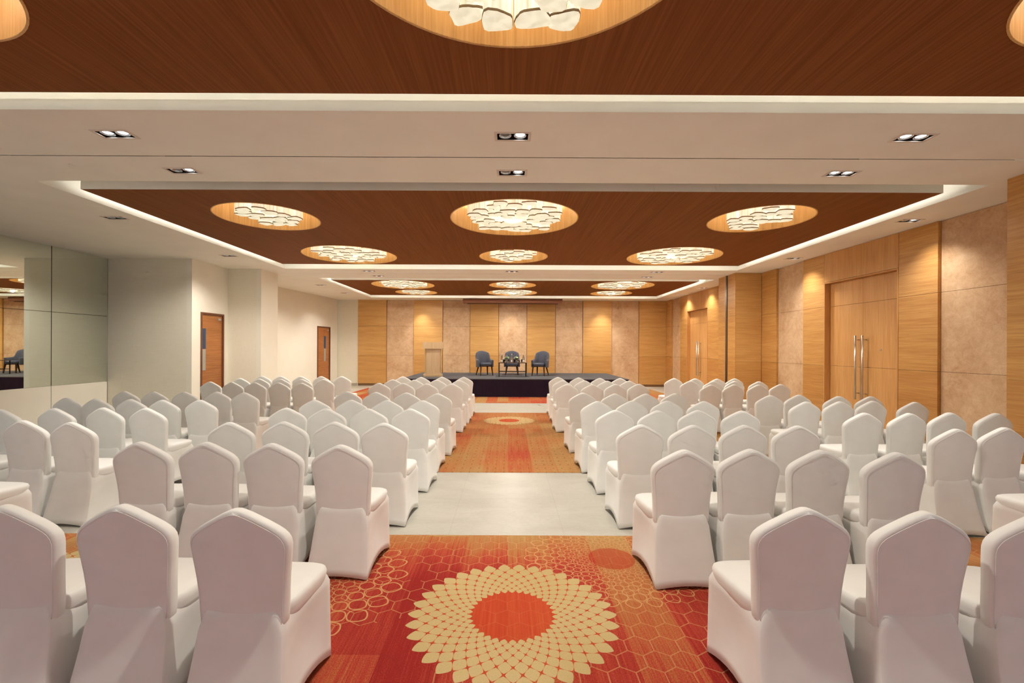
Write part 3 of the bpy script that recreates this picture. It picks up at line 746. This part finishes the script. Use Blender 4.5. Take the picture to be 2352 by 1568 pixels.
def armchair():
    r = empty('armchair')
    # shell: U-shaped wall open to the front (-y)
    m = MB(); rings = []; NA = 36
    for i in range(NA+1):
        a = PI*(-.10+1.20*i/NA)                # from the right arm round the back to the left arm
        cx, sy = math.cos(a), math.sin(a)
        x = .27*(abs(cx)**.75)*(1 if cx > 0 else -1); y = .02+.25*(abs(sy)**.8 if sy > 0 else sy*2.4)
        b = max(0, sy); q = max(0, min(1, (b-.30)/.36)); q = 3*q*q-2*q**3
        top = .60-.06*max(0, .3-sy) + q*(.30-1.5*x*x)
        lean = .05*max(0, (top-.55))/.35
        nx, ny = x, y-.0; L = math.hypot(nx, ny) or 1; nx /= L; ny /= L; T = .032
        pr = [(T*.8,.30),(T,.34),(T,.45),(T,top-.03),(T*.6,top-.006),(0,top),(-T*.6,top-.006),(-T,top-.03),(-T,.45),(-T*.8,.33)]
        rings.append([(x+nx*d+nx*.05*max(0,(z-.45)), y+ny*d+ny*.16*max(0,(z-.45)), z) for d, z in pr])
    m.loft(rings, True, True, True)
    sh = m.build('backrest', M['velvet'], r)
    for bx_, bz in ((-.13,.72),(-.05,.77),(.05,.77),(.13,.72)):
        m = MB(); m.lathe([(.001,-.008),(.012,-.004),(.014,0),(.012,.004),(.001,.008)], (0,0,0), 8, cap0=False, cap1=False)
        b = m.build('button', M['button'], sh); b.location = (bx_, .255-abs(bx_)*.35, bz); b.rotation_euler = (PI/2,0,0)
    m = MB()
    def sr(s_, z): return [(.225*s_*abs(math.cos(t_))**.5*(1 if math.cos(t_) >= 0 else -1), -.04+.23*s_*abs(math.sin(t_))**.5*(1 if math.sin(t_) >= 0 else -1), z) for t_ in [2*PI*i/28 for i in range(28)]]
    m.loft([sr(.97,.37), sr(1,.39), sr(1,.43), sr(.96,.455), sr(.8,.465), sr(.05,.468)])
    m.build('seat', M['leather'], r)
    m = MB(); m.loft([sr(.95,.335), sr(.97,.369)]); m.build('seat_rail', M['darkwood'], r)
    for sx in (-1, 1):
        m = MB(); m.sqbar((sx*.235,-.25,0), (sx*.205,-.21,.34), .014, .024); m.build('leg', M['darkwood'], r)
        m = MB(); m.sqbar((sx*.225,.31,0), (sx*.17,.17,.34), .014, .024); m.build('leg', M['darkwood'], r)
    return r
ac = armchair(); actree = tree_of(ac)
ac.location = (-.88, 16.72, SZ); ac.rotation_euler = (0,0,math.radians(22)); tag(ac, 'dark blue-grey armchair on the stage left of the low table', 'armchair', 'armchairs on the stage')
c = copy_tree(ac, actree); c.location = (.13, 16.92, SZ); c.rotation_euler = (0,0,0); tag(c, 'dark blue-grey armchair on the stage behind the low table, facing forward')
c = copy_tree(ac, actree); c.location = (1.17, 16.72, SZ); c.rotation_euler = (0,0,math.radians(-22)); tag(c, 'dark blue-grey armchair on the stage right of the low table')

r = empty('coffee_table', (.145, 16.05, SZ)); tag(r, 'low table with slim dark metal legs in front of the middle armchair', 'table')
m = MB(); m.box(-.50,.50,-.24,.24,.475,.495); m.build('tabletop', M['darkwood'], r, .003)
for sx in (-1,1):
    for sy in (-1,1):
        m = MB(); m.sqbar((sx*.47,sy*.21,0), (sx*.47,sy*.21,.475), .013, .013); m.build('leg', M['black'], r)
for sy in (-1,1):
    m = MB(); m.box(-.457,.457,sy*.21-.008,sy*.21+.008,.17,.188); m.build('stretcher', M['black'], r)
for sx in (-1,1):
    m = MB(); m.box(sx*.47-.008,sx*.47+.008,-.197,.197,.17,.188); m.build('stretcher', M['black'], r)
TZ = SZ+.4965
def bottle():
    r = empty('water_bottle')
    m = MB(); m.lathe([(.034,0),(.037,.006),(.037,.15),(.030,.19),(.016,.225),(.013,.25),(.013,.285)], seg=18); m.build('body', M['glass'], r)
    m = MB(); m.lathe([(.0150,.272),(.0150,.302),(.012,.304)], seg=14); m.build('cap', M['label'], r)
    m = MB(); m.lathe([(.0378,.03),(.0378,.085)], seg=18, cap0=False, cap1=False); m.build('label', M['label'], r)
    return r
bt = bottle(); btt = tree_of(bt); first = True
for bx_, by_, lb in ((-.345,-.02,'left end of the low stage table'),(.0,-.08,'middle of the low stage table'),(.41,.0,'right end of the low stage table')):
    c = bt if first else copy_tree(bt, btt); first = False
    c.location = (.145+bx_-.03, 16.0+by_, TZ); tag(c, 'slim clear water bottle at the '+lb, 'bottle', 'water bottles on the stage table')
gm = None
for gx, gy, lb in ((-.285,-.10,'beside the left bottle'),(.085,-.13,'just right of the middle bottle'),(.35,.06,'beside the right bottle')):
    if gm is None:
        m = MB(); m.lathe([(.0285,0),(.033,.11),(.030,.11),(.026,.006)], seg=16, cap1=True); gm = m.build('drinking_glass', M['glass']); c = gm
    else: c = gm.copy(); col.objects.link(c)
    c.location = (.145+gx-.02, 16.0+gy, TZ); tag(c, 'small clear drinking glass on the stage table '+lb, 'glass', 'drinking glasses on the stage table')
def flowers():
    r = empty('flower_arrangement')
    m = MB(); m.lathe([(.045,0),(.062,.02),(.066,.05),(.058,.075),(.054,.075),(.05,.01)], seg=20, cap1=False); m.build('bowl', M['glass'], r)
    rnd = random.Random(4)
    def leaf(m, base, d, L, w, droop):
        d = Vector(d).normalized(); s_ = d.cross(Vector((0,0,1))).normalized(); P = Vector(base); ringsL = []
        for i in range(6):
            q = i/5; c = P+d*L*q+Vector((0,0,-droop*q*q)); ww = w*math.sin(PI*(.12+.86*q))
            ringsL.append([tuple(c-s_*ww+Vector((0,0,.15*ww))), tuple(c), tuple(c+s_*ww+Vector((0,0,.15*ww)))])
        m.loft(ringsL, False, False, False)
    m = MB()
    for i in range(16):
        a = i*2.4; leaf(m, (0,0,.06), (math.cos(a), math.sin(a)*.8, .7+rnd.random()*.9), .10+.05*rnd.random(), .012, .03)
    m.build('leaves', M['green'], r)
    for i, (x, y, z) in enumerate(((-.05,-.02,.11),(.04,-.04,.10),(.0,.02,.14),(.06,.03,.12),(-.03,.05,.10))):
        m = MB(); tilt = Vector((x*6, y*6, 1)).normalized()
        u = tilt.orthogonal().normalized(); v = tilt.cross(u)
        for k in range(6):
            a = k*PI/3; leaf(m, (x,y,z), tuple(u*math.cos(a)+v*math.sin(a)+tilt*.7), .055, .011, .012)
        m.build('lily', M['lily'], r)
    return r
fl = flowers(); flt = tree_of(fl); fl.location = (-.06, 16.02, TZ); fl.scale = (1.3,1.3,1.4); tag(fl, 'low bowl of white lilies between the left and middle bottles', 'flowers', 'lily bowls on the stage table')
c = copy_tree(fl, flt); c.location = (.29, 16.02, TZ); c.rotation_euler = (0,0,1.3); tag(c, 'low bowl of white lilies between the middle and right bottles')

# ------------------------------------------------------------------ camera, world, view
w = bpy.data.worlds.new('world'); scene.world = w; w.use_nodes = True
w.node_tree.nodes['Background'].inputs[0].default_value = (1,.985,.97,1); w.node_tree.nodes['Background'].inputs[1].default_value = .46
cam = bpy.data.cameras.new('camera'); co = bpy.data.objects.new('camera', cam); col.objects.link(co)
cam.lens = 16; cam.sensor_width = 36; cam.shift_x = 8/2352; cam.shift_y = 14/2352; cam.clip_start = .05
co.location = (0, 0, 1.62); co.rotation_euler = (PI/2, -.0045, 0); co.rotation_mode = 'XYZ'
scene.camera = co
vs = scene.view_settings; vs.view_transform = 'Standard'; vs.look = 'None'; vs.exposure = 0.56; vs.gamma = 1; vs.use_curve_mapping = False
scene.cycles.use_denoising = True
scene.cycles.use_adaptive_sampling = True; scene.cycles.adaptive_threshold = .08; scene.cycles.adaptive_min_samples = 12
scene.cycles.max_bounces = 12; scene.cycles.diffuse_bounces = 4; scene.cycles.glossy_bounces = 3; scene.cycles.transmission_bounces = 12
scene.cycles.sample_clamp_indirect = 6; scene.cycles.caustics_reflective = False; scene.cycles.caustics_refractive = False
